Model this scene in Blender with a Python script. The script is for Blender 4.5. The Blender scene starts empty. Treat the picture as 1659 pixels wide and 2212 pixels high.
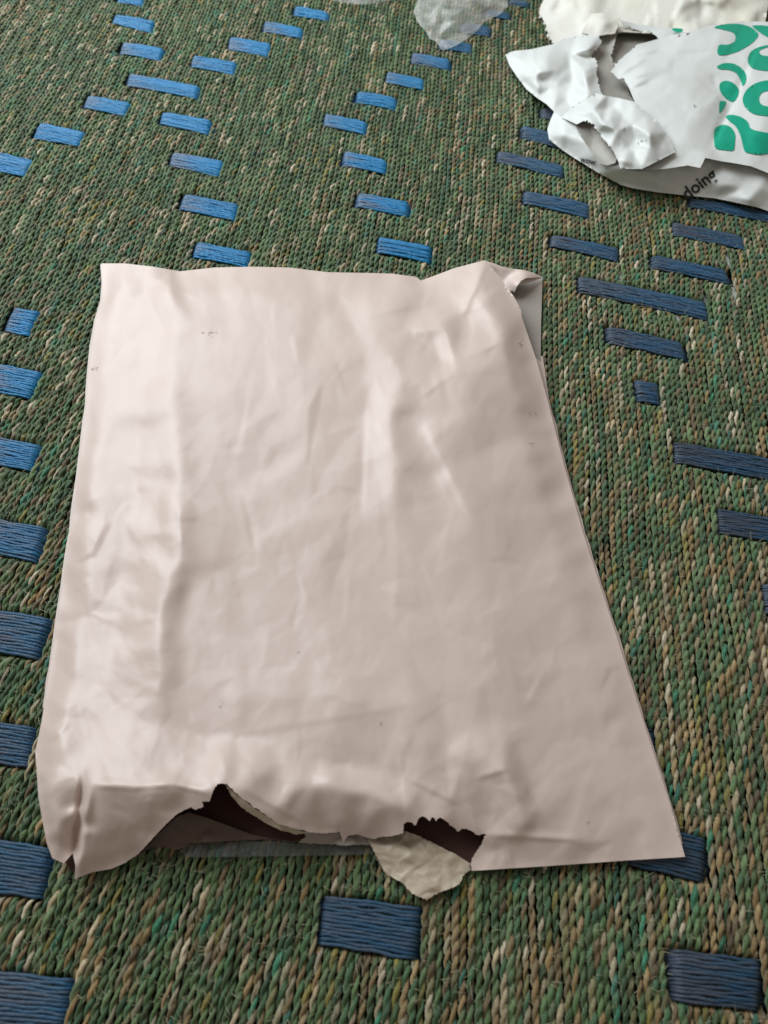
import bpy, math, random
import numpy as np
from mathutils import Vector, geometry

# ------------------------------------------------------------------ camera, world, lamps, exposure
SC = bpy.context.scene
COL = SC.collection
TH = math.radians(58.0)          # camera looks this far below the horizontal
CAM_H = 0.353                    # metres above the weave
F_PX, CX, CY = 1720.0, 829.5, 1106.0   # measured on the photograph at 1659 x 2212

cam = bpy.data.cameras.new('camera')
cam.sensor_fit = 'VERTICAL'
cam.sensor_height = 36.0
cam.lens = 36.0 * F_PX / 2212.0
cam.clip_start, cam.clip_end = 0.01, 50
cam.dof.use_dof = True
cam.dof.focus_distance = 0.43
cam.dof.aperture_fstop = 13.0
cam_o = bpy.data.objects.new('camera', cam)
cam_o.location = (0, 0, CAM_H)
cam_o.rotation_euler = (math.pi / 2 - TH, 0, 0)
COL.objects.link(cam_o)
SC.camera = cam_o

world = bpy.data.worlds.new('World')
SC.world = world
world.use_nodes = True
bg = world.node_tree.nodes['Background']
bg.inputs['Color'].default_value = (1.0, 0.89, 0.80, 1)
bg.inputs['Strength'].default_value = 0.25

def area(name, loc, target, size, power, color):
    l = bpy.data.lights.new(name, 'AREA')
    l.shape = 'RECTANGLE'
    l.size, l.size_y = size
    l.energy = power
    l.color = color
    l.spread = math.radians(100)       # beam narrowed on purpose to dim the near side
    o = bpy.data.objects.new(name, l)
    o.location = loc
    d = Vector(target) - Vector(loc)
    o.rotation_euler = d.to_track_quat('-Z', 'Y').to_euler()
    COL.objects.link(o)
    return o
area('window_light', (-0.66, 1.10, 0.82), (0.0, 0.62, 0), (1.2, 1.1), 9.0, (0.88, 0.96, 1.0))

SC.view_settings.view_transform = 'Standard'
SC.view_settings.look = 'None'
SC.view_settings.gamma = 1.0
SC.view_settings.exposure = 0.0
SC.render.resolution_x, SC.render.resolution_y = 768, 1024

rnd = random.Random(7)
nrs = np.random.RandomState(11)

# ------------------------------------------------------------------ measuring helpers
def P(px, py, z=0.0):
    """point at height z that the photograph shows at (px, py); arrays welcome, metres"""
    px = np.asarray(px, float); py = np.asarray(py, float)
    a = (px - CX) / F_PX
    b = -(py - CY) / F_PX
    dy = math.cos(TH) + b * math.sin(TH)
    dz = -math.sin(TH) + b * math.cos(TH)
    t = (np.asarray(z, float) - CAM_H) / dz
    return np.stack([a * t, dy * t, CAM_H + dz * t], -1)

def c1(p): return (p[0] * .5001, p[1] * .5001)
def c2(p): return (829.5 + p[0] * .5001, p[1] * .5001)
def c3(p): return (1057.2 + p[0] * .3628, p[1] * .3628)
def c5(p): return (829.5 + p[0] * .5001, 1558.7 + p[1] * .5001)
def c6(p): return (829.5 + p[0] * .5001, 474.4 + p[1] * .5001)
def c7(p): return (p[0] * .2043, 610 + p[1] * .2043)
def c8(p): return (610 + p[0] * .2451, 1897.6 + p[1] * .2451)
def cb(p): return (610 + p[0] * .3268, p[1] * .3268)
def c4(p): return (p[0] * .5001, 1558.7 + p[1] * .5001)

# ------------------------------------------------------------------ materials
def mat(name):
    m = bpy.data.materials.new(name)
    m.use_nodes = True
    nt = m.node_tree
    return m, nt, nt.nodes['Principled BSDF'], nt.nodes.new, nt.links.new

def film_material(name, base, tint, rough=0.36, bump=0.25, scale=45.0, spec=0.5, transl=0.0):
    m, nt, b, N, L = mat(name)
    tc = N('ShaderNodeTexCoord')
    n1 = N('ShaderNodeTexNoise'); n1.inputs['Scale'].default_value = 14; n1.inputs['Detail'].default_value = 5
    L(tc.outputs['Object'], n1.inputs['Vector'])
    mx = N('ShaderNodeMix'); mx.data_type = 'RGBA'
    mx.inputs[6].default_value = (*base, 1); mx.inputs[7].default_value = (*tint, 1)
    rp = N('ShaderNodeMapRange'); rp.inputs[1].default_value = .35; rp.inputs[2].default_value = .68
    L(n1.outputs['Fac'], rp.inputs[0]); L(rp.outputs[0], mx.inputs[0])
    L(mx.outputs[2], b.inputs['Base Color'])
    # handling marks: gloss varies
    n2 = N('ShaderNodeTexNoise'); n2.inputs['Scale'].default_value = 60; n2.inputs['Detail'].default_value = 6
    L(tc.outputs['Object'], n2.inputs['Vector'])
    r2 = N('ShaderNodeMapRange'); r2.inputs[3].default_value = rough - .08; r2.inputs[4].default_value = rough + .12
    L(n2.outputs['Fac'], r2.inputs[0]); L(r2.outputs[0], b.inputs['Roughness'])
    b.inputs['Specular IOR Level'].default_value = spec
    n3 = N('ShaderNodeTexNoise'); n3.inputs['Scale'].default_value = scale; n3.inputs['Detail'].default_value = 4
    n3.inputs['Distortion'].default_value = 0.2
    L(tc.outputs['Object'], n3.inputs['Vector'])
    n4 = N('ShaderNodeTexNoise'); n4.inputs['Scale'].default_value = 900; n4.inputs['Detail'].default_value = 2
    L(tc.outputs['Object'], n4.inputs['Vector'])
    ad = N('ShaderNodeMath'); ad.operation = 'MULTIPLY_ADD'; ad.inputs[1].default_value = .04
    L(n4.outputs['Fac'], ad.inputs[0]); L(n3.outputs['Fac'], ad.inputs[2])
    bp = N('ShaderNodeBump'); bp.inputs['Strength'].default_value = bump; bp.inputs['Distance'].default_value = .004
    L(ad.outputs[0], bp.inputs['Height']); L(bp.outputs[0], b.inputs['Normal'])
    if transl:
        t = N('ShaderNodeBsdfTranslucent'); t.inputs['Color'].default_value = (*base, 1)
        ms = N('ShaderNodeMixShader'); ms.inputs[0].default_value = transl
        L(b.outputs[0], ms.inputs[1]); L(t.outputs[0], ms.inputs[2])
        L(ms.outputs[0], nt.nodes['Material Output'].inputs[0])
    return m

def plain_material(name, base, rough=0.5, spec=0.4):
    m, nt, b, N, L = mat(name)
    tc = N('ShaderNodeTexCoord')
    n = N('ShaderNodeTexNoise'); n.inputs['Scale'].default_value = 90; n.inputs['Detail'].default_value = 4
    L(tc.outputs['Object'], n.inputs['Vector'])
    mx = N('ShaderNodeMix'); mx.data_type = 'RGBA'
    mx.inputs[6].default_value = (*[c * .85 for c in base], 1); mx.inputs[7].default_value = (*[min(1, c * 1.12) for c in base], 1)
    L(n.outputs['Fac'], mx.inputs[0]); L(mx.outputs[2], b.inputs['Base Color'])
    b.inputs['Roughness'].default_value = rough
    b.inputs['Specular IOR Level'].default_value = spec
    return m

def fibre_material(name, rough, spec, streak, bump, sheen=.5):
    """colour from the point colour of each ply, streaked along the fibre"""
    m, nt, b, N, L = mat(name)
    at = N('ShaderNodeAttribute'); at.attribute_name = 'strand_colour'
    fa = N('ShaderNodeAttribute'); fa.attribute_name = 'fibre'
    mp = N('ShaderNodeMapping'); mp.inputs['Scale'].default_value = streak
    L(fa.outputs['Vector'], mp.inputs['Vector'])
    n = N('ShaderNodeTexNoise'); n.inputs['Scale'].default_value = 1; n.inputs['Detail'].default_value = 3
    L(mp.outputs[0], n.inputs['Vector'])
    rp = N('ShaderNodeMapRange'); rp.inputs[1].default_value = .25; rp.inputs[2].default_value = .75
    rp.inputs[3].default_value = .55; rp.inputs[4].default_value = 1.4
    L(n.outputs['Fac'], rp.inputs[0])
    mu = N('ShaderNodeVectorMath'); mu.operation = 'SCALE'
    L(at.outputs['Color'], mu.inputs[0]); L(rp.outputs[0], mu.inputs['Scale'])
    L(mu.outputs[0], b.inputs['Base Color'])
    b.inputs['Roughness'].default_value = rough
    b.inputs['Specular IOR Level'].default_value = spec
    b.inputs['Sheen Weight'].default_value = sheen
    b.inputs['Sheen Roughness'].default_value = .35
    b.inputs['Sheen Tint'].default_value = (.85, .95, .65, 1)
    bp = N('ShaderNodeBump'); bp.inputs['Strength'].default_value = bump; bp.inputs['Distance'].default_value = .0006
    L(n.outputs['Fac'], bp.inputs['Height']); L(bp.outputs[0], b.inputs['Normal'])
    return m

def clear_material(name, tint, alpha, rough):
    m, nt, b, N, L = mat(name)
    tc = N('ShaderNodeTexCoord')
    n = N('ShaderNodeTexNoise'); n.inputs['Scale'].default_value = 55; n.inputs['Detail'].default_value = 5; n.inputs['Distortion'].default_value = 1.5
    L(tc.outputs['Object'], n.inputs['Vector'])
    bp = N('ShaderNodeBump'); bp.inputs['Strength'].default_value = .5; bp.inputs['Distance'].default_value = .004
    L(n.outputs['Fac'], bp.inputs['Height']); L(bp.outputs[0], b.inputs['Normal'])
    b.inputs['Base Color'].default_value = (*tint, 1)
    b.inputs['Roughness'].default_value = rough
    b.inputs['Specular IOR Level'].default_value = .6
    rp = N('ShaderNodeMapRange'); rp.inputs[1].default_value = .3; rp.inputs[2].default_value = .7
    rp.inputs[3].default_value = alpha - .12; rp.inputs[4].default_value = alpha + .12
    L(n.outputs['Fac'], rp.inputs[0]); L(rp.outputs[0], b.inputs['Alpha'])
    return m

M_ROPE = fibre_material('twisted_grass_rope', .52, .35, (30, 2.0, 1), .6)
M_YARN = fibre_material('blue_yarn', .38, .5, (14, 5.0, 1), .7, .1)
M_FILM = film_material('cream_white_film', (.685, .55, .488), (.705, .575, .51), .35, .05, 45, .5)
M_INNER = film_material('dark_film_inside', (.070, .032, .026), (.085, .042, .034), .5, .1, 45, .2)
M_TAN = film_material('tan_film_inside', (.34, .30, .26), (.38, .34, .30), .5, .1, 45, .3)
M_FLAP = film_material('yellowed_film', (.54, .45, .34), (.62, .53, .41), .45, .15, 80)
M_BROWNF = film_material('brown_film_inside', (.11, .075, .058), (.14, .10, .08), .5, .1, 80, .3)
M_WHITE = film_material('white_printed_film', (.73, .75, .73), (.70, .72, .69), .42, .12, 60, .4)
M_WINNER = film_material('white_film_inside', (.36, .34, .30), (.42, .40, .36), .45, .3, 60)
M_FOAM = film_material('white_foam', (.78, .77, .73), (.74, .71, .58), .6, .12, 160, .25)
M_GREEN = plain_material('green_ink', (.0, .36, .22), .4)
M_BLACK = plain_material('black_ink', (.02, .02, .022), .5)
M_DIRT = plain_material('dark_dirt', (.20, .17, .15), .8, .2)
M_CLEAR = clear_material('clear_crinkled_film', (.95, .96, .92), .19, .18)
M_STRIP = clear_material('clear_adhesive_strip', (.22, .24, .24), .26, .25)
M_PALE = plain_material('lit_floor_patch', (.62, .66, .60), .7, .2)
M_FUZZ = plain_material('straw_fibre', (.34, .32, .20), .6, .3)
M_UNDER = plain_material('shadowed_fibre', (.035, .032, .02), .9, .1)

# ------------------------------------------------------------------ mesh helpers
def quick_mesh(name, verts, faces):
    """verts (n,3) array, faces (m,k) int array"""
    me = bpy.data.meshes.new(name)
    v = np.ascontiguousarray(verts, np.float32); f = np.ascontiguousarray(faces, np.int32)
    k = f.shape[1]
    me.vertices.add(len(v)); me.vertices.foreach_set('co', v.ravel())
    me.loops.add(f.size); me.loops.foreach_set('vertex_index', f.ravel())
    me.polygons.add(len(f))
    me.polygons.foreach_set('loop_start', np.arange(0, f.size, k, dtype=np.int32))
    me.polygons.foreach_set('loop_total', np.full(len(f), k, np.int32))
    me.update(calc_edges=True)
    me.polygons.foreach_set('use_smooth', np.ones(len(f), bool))
    return me

def link(name, me, parent=None, material=None):
    o = bpy.data.objects.new(name, me)
    COL.objects.link(o)
    if parent: o.parent = parent
    if material: me.materials.append(material)
    return o

def thing(name, label, cat, loc=(0, 0, 0)):
    o = bpy.data.objects.new(name, None)
    o.empty_display_size = .02
    COL.objects.link(o)
    o['label'] = label; o['category'] = cat
    return o

def smooth(a, b, x):
    t = np.clip((x - a) / (b - a), 0, 1)
    return t * t * (3 - 2 * t)

class Height:
    """height map in millimetres over the photograph's plan, from spot heights joined by flat facets,
    softened, with creases on top"""
    def __init__(self, ctrl, sigma=8, step=4.0, creases=(), seed=0, n_random=0, rand_amp=.5, rand_dir=None, rand_len=(40, 140), soft=2.6):
        c = np.array(ctrl, float)
        x0, y0 = c[:, 0].min() - 60, c[:, 1].min() - 60
        x1, y1 = c[:, 0].max() + 60, c[:, 1].max() + 60
        self.x0, self.y0, self.s = x0, y0, step
        nx, ny = int((x1 - x0) / step) + 2, int((y1 - y0) / step) + 2
        X, Y = np.meshgrid(x0 + np.arange(nx) * step, y0 + np.arange(ny) * step)
        frame = []
        for fx in np.linspace(x0 - 9, x1 + 9, 9):
            frame += [(fx, y0 - 9), (fx, y1 + 9)]
        for fy in np.linspace(y0, y1, 9):
            frame += [(x0 - 9, fy), (x1 + 9, fy)]
        fr = [(fx, fy, c[np.argmin((c[:, 0] - fx) ** 2 + (c[:, 1] - fy) ** 2), 2]) for fx, fy in frame]
        c = np.vstack([c, fr])
        res = geometry.delaunay_2d_cdt([Vector((p[0], p[1])) for p in c], [], [], 0, 1e-4)
        vs = np.array([(v[0], v[1]) for v in res[0]])
        zs = np.array([np.mean([c[i, 2] for i in o]) for o in res[3]])
        Z = np.zeros_like(X)
        for t in res[2]:
            a, b, d = (vs[i] for i in t)
            lo = np.minimum(np.minimum(a, b), d); hi = np.maximum(np.maximum(a, b), d)
            i0, i1 = max(0, int((lo[0] - x0) / step)), min(nx, int((hi[0] - x0) / step) + 2)
            j0, j1 = max(0, int((lo[1] - y0) / step)), min(ny, int((hi[1] - y0) / step) + 2)
            if i0 >= i1 or j0 >= j1: continue
            gx, gy = X[j0:j1, i0:i1], Y[j0:j1, i0:i1]
            den = (b[1] - d[1]) * (a[0] - d[0]) + (d[0] - b[0]) * (a[1] - d[1])
            if abs(den) < 1e-9: continue
            w0 = ((b[1] - d[1]) * (gx - d[0]) + (d[0] - b[0]) * (gy - d[1])) / den
            w1 = ((d[1] - a[1]) * (gx - d[0]) + (a[0] - d[0]) * (gy - d[1])) / den
            w2 = 1 - w0 - w1
            ins = (w0 >= -1e-6) & (w1 >= -1e-6) & (w2 >= -1e-6)
            zz = w0 * zs[t[0]] + w1 * zs[t[1]] + w2 * zs[t[2]]
            Z[j0:j1, i0:i1][ins] = zz[ins]
        Z = self.blur(Z, sigma / step)
        r = random.Random(seed)
        cr = list(creases)
        for _ in range(n_random):
            ang = r.uniform(0, math.pi) if rand_dir is None else r.gauss(rand_dir, .45)
            ln = r.uniform(*rand_len)
            mx, my = r.uniform(x0 + 60, x1 - 60), r.uniform(y0 + 60, y1 - 60)
            dx, dy = math.cos(ang) * ln / 2, math.sin(ang) * ln / 2
            cr.append((mx - dx, my - dy, mx + dx, my + dy, r.choice((-1, 1)) * r.uniform(.25, 1) * rand_amp, r.uniform(6, 14), r.uniform(18, 60)))
        self.Z = Z
        self.crease(cr, soft)
    def crease(self, cr, soft):
        step = self.s
        Z = np.zeros_like(self.Z)
        X, Y = np.meshgrid(self.x0 + np.arange(Z.shape[1]) * step, self.y0 + np.arange(Z.shape[0]) * step)
        for (ax, ay, bx, by, amp, wa, wb) in cr:
            ex, ey = bx - ax, by - ay
            ln = math.hypot(ex, ey)
            t = ((X - ax) * ex + (Y - ay) * ey) / (ln * ln)
            d = ((X - ax) * -ey + (Y - ay) * ex) / ln
            w = np.where(d > 0, wa, wb)
            Z += amp * np.maximum(0, 1 - np.abs(d) / w) ** 1.3 * smooth(-.15, .3, t) * smooth(1.15, .7, t)
        self.Z = self.Z + self.blur(Z, soft / step)
    def crumple(self, spacing, amp, stretch, seed, weight=None, soft=2.0):
        """connected facets, as thin film folds: random heights on scattered points joined by planes"""
        r = random.Random(seed)
        ny, nx = self.Z.shape
        w, h = nx * self.s, ny * self.s
        pts = []
        sx, sy = spacing / stretch, spacing * stretch
        for j in range(int(h / sy) + 2):
            for i in range(int(w / sx) + 2):
                pts.append((self.x0 + (i + r.uniform(-.45, .45)) * sx, self.y0 + (j + r.uniform(-.45, .45)) * sy, r.gauss(0, amp)))
        facets = Height(pts, sigma=.1, step=self.s, soft=.1)
        X, Y = np.meshgrid(self.x0 + np.arange(nx) * self.s, self.y0 + np.arange(ny) * self.s)
        Z = facets(X, Y)
        if weight is not None: Z = Z * weight(X, Y)
        self.Z = self.Z + self.blur(Z, soft / self.s)
        return self
    @staticmethod
    def blur(Z, s):
        if s < .2: return Z
        k = int(3 * s) + 1
        g = np.exp(-.5 * (np.arange(-k, k + 1) / s) ** 2); g /= g.sum()
        Zp = np.pad(Z, k, mode='edge')
        Zp = sum(g[i] * Zp[i:i + Z.shape[0], :] for i in range(2 * k + 1))
        return sum(g[i] * Zp[:, i:i + Z.shape[1]] for i in range(2 * k + 1))
    def __call__(self, x, y):
        fx = np.clip((np.asarray(x, float) - self.x0) / self.s, 0, self.Z.shape[1] - 1.001)
        fy = np.clip((np.asarray(y, float) - self.y0) / self.s, 0, self.Z.shape[0] - 1.001)
        i, j = fx.astype(int), fy.astype(int)
        u, v = fx - i, fy - j
        Z = self.Z
        return (Z[j, i] * (1 - u) * (1 - v) + Z[j, i + 1] * u * (1 - v) + Z[j + 1, i] * (1 - u) * v + Z[j + 1, i + 1] * u * v)

def inside(poly, x, y):
    p = np.asarray(poly, float)
    r = np.zeros(x.shape, bool)
    for (ax, ay), (bx, by) in zip(p, np.roll(p, -1, 0)):
        if ay == by: continue
        r ^= ((ay > y) != (by > y)) & (x < (bx - ax) * (y - ay) / (by - ay) + ax)
    return r

def resample(poly, step, rag=0.0, seed=0, closed=True):
    r = random.Random(seed)
    out = []
    n = len(poly)
    for i in range(n if closed else n - 1):
        a, b = poly[i], poly[(i + 1) % n]
        ra = rag if len(a) < 3 else a[2]
        L = math.hypot(b[0] - a[0], b[1] - a[1])
        k = max(1, int(round(L / step)))
        for j in range(k):
            t = j / k
            x, y = a[0] + (b[0] - a[0]) * t, a[1] + (b[1] - a[1]) * t
            if ra:
                x += r.uniform(-ra, ra); y += r.uniform(-ra, ra)
            out.append((x, y))
    return out

def sheet(name, poly, hf, parent, material, inner=None, spacing=7.0, thick=.00025, lift=0.0, rag=0.0, edge=None, hole=None, seed=0):
    """a film whose outline is poly and whose height is hf (mm); solid, with its own inner face"""
    edge = edge or spacing
    pl = resample(poly, edge, rag, seed)
    p = np.array(pl)
    xs = np.arange(p[:, 0].min(), p[:, 0].max(), spacing)
    ys = np.arange(p[:, 1].min(), p[:, 1].max(), spacing * .9)
    X, Y = np.meshgrid(xs, ys)
    X[::2] += spacing * .5
    X, Y = X.ravel(), Y.ravel()
    ok = inside(pl, X, Y)
    # keep clear of the outline
    X, Y = X[ok], Y[ok]
    key = set()
    q = spacing * .55
    for a, b in pl:
        ia, ib = int(a // q), int(b // q)
        for u in (-1, 0, 1):
            for v in (-1, 0, 1): key.add((ia + u, ib + v))
    ok = [i for i in range(len(X)) if (int(X[i] // q), int(Y[i] // q)) not in key]
    pts = pl + [(X[i], Y[i]) for i in ok]
    n = len(pl)
    edges = [(i, (i + 1) % n) for i in range(n)]
    res = geometry.delaunay_2d_cdt([Vector(v) for v in pts], edges, [], 0, 1e-5)
    v = np.array([(a[0], a[1]) for a in res[0]])
    f = np.array([t for t in res[2] if len(t) == 3])
    cen = v[f].mean(1)
    keep = inside(pl, cen[:, 0], cen[:, 1])
    f = f[keep]
    used = np.unique(f); remap = -np.ones(len(v), int); remap[used] = np.arange(len(used))
    v = v[used]; f = remap[f]
    z = (hf(v[:, 0], v[:, 1]) if callable(hf) else np.full(len(v), float(hf))) * .001 + lift
    w = P(v[:, 0], v[:, 1], z)
    # image y runs down: make normals point up
    nz = np.cross(w[f[:, 1]] - w[f[:, 0]], w[f[:, 2]] - w[f[:, 0]])[:, 2]
    if nz.sum() < 0: f = f[:, ::-1]
    o = link(name, quick_mesh(name, w, f), parent, material)
    if inner: o.data.materials.append(inner)
    if thick:
        s = o.modifiers.new('film_thickness', 'SOLIDIFY')
        s.thickness = thick; s.offset = -1; s.use_rim = False
        if inner: s.material_offset = 1; s.material_offset_rim = 0
    return o

# ------------------------------------------------------------------ woven cot
cot = thing('woven_cot', 'cot top woven from twisted green grass rope with blue yarn bars', 'cot')

# blue bars: corners (far left, far right, near right, near left)
bars = []
def add(f, *q): bars.append([f(p) for p in q])
ident = lambda p: p
add(c1, (505, -35), (628, -15), (622, 20), (497, 0))
add(c1, (490, 55), (672, 85), (657, 138), (475, 90))
add(c1, (522, 175), (712, 205), (698, 258), (510, 222))
add(c1, (550, 308), (868, 368), (855, 420), (538, 360))
add(c1, (370, 403), (570, 440), (545, 497), (350, 455))
add(c1, (690, 475), (918, 515), (905, 578), (680, 525))
add(c1, (160, 520), (373, 568), (345, 625), (130, 590))
add(c1, (-70, 640), (150, 690), (110, 757), (-90, 720))
add(c1, (735, 648), (972, 690), (955, 760), (722, 705))
add(c1, (785, 830), (1040, 880), (1022, 950), (765, 895))
add(c1, (838, 1038), (1092, 1085), (1078, 1150), (822, 1100))
add(c1, (825, 232), (1028, 265), (1018, 320), (815, 280))
add(c1, (985, 152), (1178, 185), (1168, 240), (975, 202))
add(c1, (1135, 82), (1315, 120), (1308, 160), (1128, 130))
add(c1, (1268, 18), (1428, 50), (1420, 85), (1260, 60))
add(c2, (540, -14), (637, 5), (630, 28), (530, 12))
add(c2, (440, 30), (555, 52), (548, 80), (430, 62))
add(c2, (330, 92), (470, 112), (465, 152), (320, 135))
add(c2, (235, 160), (388, 187), (385, 222), (228, 204))
add(c2, (115, 218), (292, 252), (288, 298), (105, 262))
add(c2, (5, 302), (182, 337), (178, 382), (-5, 348))
add(c1, (1538, 385), (1722, 420), (1718, 468), (1530, 432))
add(c1, (1395, 485), (1595, 525), (1585, 578), (1388, 532))
add(c1, (1480, 642), (1679, 688), (1675, 745), (1470, 708))
add(c1, (1540, 825), (1774, 870), (1768, 932), (1532, 882))
add(c1, (1625, 1015), (1874, 1060), (1867, 1130), (1617, 1080))
add(c2, (590, 535), (800, 590), (790, 640), (588, 588))
add(c2, (678, 455), (860, 500), (850, 545), (670, 497))
add(c2, (485, 640), (785, 712), (780, 762), (478, 690))
add(c2, (600, 815), (903, 875), (895, 938), (595, 868))
add(c6, (718, 55), (1027, 120), (1020, 175), (712, 105))
add(c2, (1310, 845), (1700, 915), (1690, 955), (1320, 885))
add(c2, (1240, 952), (1560, 1015), (1578, 1072), (1238, 1005))
add(c6, (1152, 147), (1490, 215), (1508, 272), (1150, 200))
add(c6, (832, 235), (1405, 352), (1418, 428), (832, 302))
add(c6, (955, 452), (1300, 530), (1318, 600), (962, 525))
add(c6, (1078, 682), (1200, 705), (1208, 795), (1085, 775))
add(c6, (1238, 950), (1720, 1035), (1725, 1128), (1250, 1040))
add(c6, (1425, 1238), (1770, 1300), (1775, 1400), (1435, 1345))
add(ident, (1645, 1256), (1780, 1285), (1785, 1350), (1648, 1320))
add(ident, (1330, 1560), (1420, 1575), (1427, 1655), (1335, 1640))
add(c5, (1040, 430), (1410, 505), (1395, 697), (1040, 612))
add(c8, (350, 140), (1250, 255), (1200, 725), (290, 570))
add(c5, (1240, 980), (1650, 1030), (1640, 1255), (1250, 1205))
add(c7, (110, 248), (432, 300), (325, 563), (10, 490))
add(c7, (-100, 835), (462, 940), (330, 1220), (-150, 1120))
add(c7, (-150, 1600), (445, 1710), (350, 1985), (-200, 1890))
add(ident, (-50, 1112), (103, 1138), (80, 1212), (-60, 1183))
add(ident, (-50, 1308), (114, 1335), (83, 1421), (-60, 1400))
add(c4, (-90, -15), (165, 25), (140, 200), (-90, 165))
add(c4, (-90, 495), (240, 545), (190, 765), (-90, 730))
add(c4, (-90, 1065), (325, 1115), (285, 1330), (-90, 1305))
# outside the picture: the rows go on
add(ident, (1700, 1700), (1890, 1730), (1900, 1810), (1705, 1785))
add(ident, (-230, 880), (-80, 905), (-100, 965), (-245, 940))
add(ident, (-260, 460), (-110, 490), (-125, 535), (-275, 508))
add(ident, (1720, 760), (1880, 795), (1890, 840), (1728, 808))

barw = []
for q in bars:
    w = np.array([P(x, y, 0.0)[:2] for x, y in q])
    Lc, Rc = (w[0] + w[3]) / 2, (w[1] + w[2]) / 2
    ax = Rc - Lc; ln = np.linalg.norm(ax); ax /= ln
    nrm = np.array([-ax[1], ax[0]])
    hh = (abs((w[0] - w[3]) @ nrm) + abs((w[1] - w[2]) @ nrm)) / 4
    barw.append((w, Lc, ax, nrm, ln, hh))

ROPE_PITCH = .0031
ROPE_TAN = math.tan(math.radians(5.8))
PLY_R = .00110
TWIST = .0112
RZ = -.0017

# dyed and bleached fibre colours (linear)
GREENS = [(.088, .165, .052), (.062, .150, .060), (.112, .190, .068), (.072, .130, .048), (.130, .200, .084), (.048, .116, .050), (.100, .160, .062)]
TEALS = [(.030, .200, .105), (.040, .175, .115)]
STRAWS = [(.42, .33, .19), (.36, .29, .16), (.31, .27, .16), (.50, .42, .28)]
OLIVES = [(.24, .20, .035), (.19, .18, .065), (.22, .20, .09)]
BROWNS = [(.28, .175, .060), (.22, .140, .050), (.33, .215, .085), (.15, .100, .048), (.24, .165, .075)]

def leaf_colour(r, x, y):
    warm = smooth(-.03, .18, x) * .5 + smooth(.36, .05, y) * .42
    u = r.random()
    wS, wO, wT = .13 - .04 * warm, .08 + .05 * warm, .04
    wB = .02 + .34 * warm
    if u < wS: c = r.choice(STRAWS)
    elif u < wS + wO: c = r.choice(OLIVES)
    elif u < wS + wO + wT: c = r.choice(TEALS)
    elif u < wS + wO + wT + wB: c = r.choice(BROWNS)
    else: c = r.choice(GREENS)
    k = r.uniform(.62, 1.42)
    g = sum(c) / 3
    return [(v * .86 + g * .14) * k for v in c]

COMMON = [(.0006, 9, .4, .013), (.0004, 23, 2.1, .03), (.0003, 41, 4.0, .05), (.00025, 67, 1.2, .09)]
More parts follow.
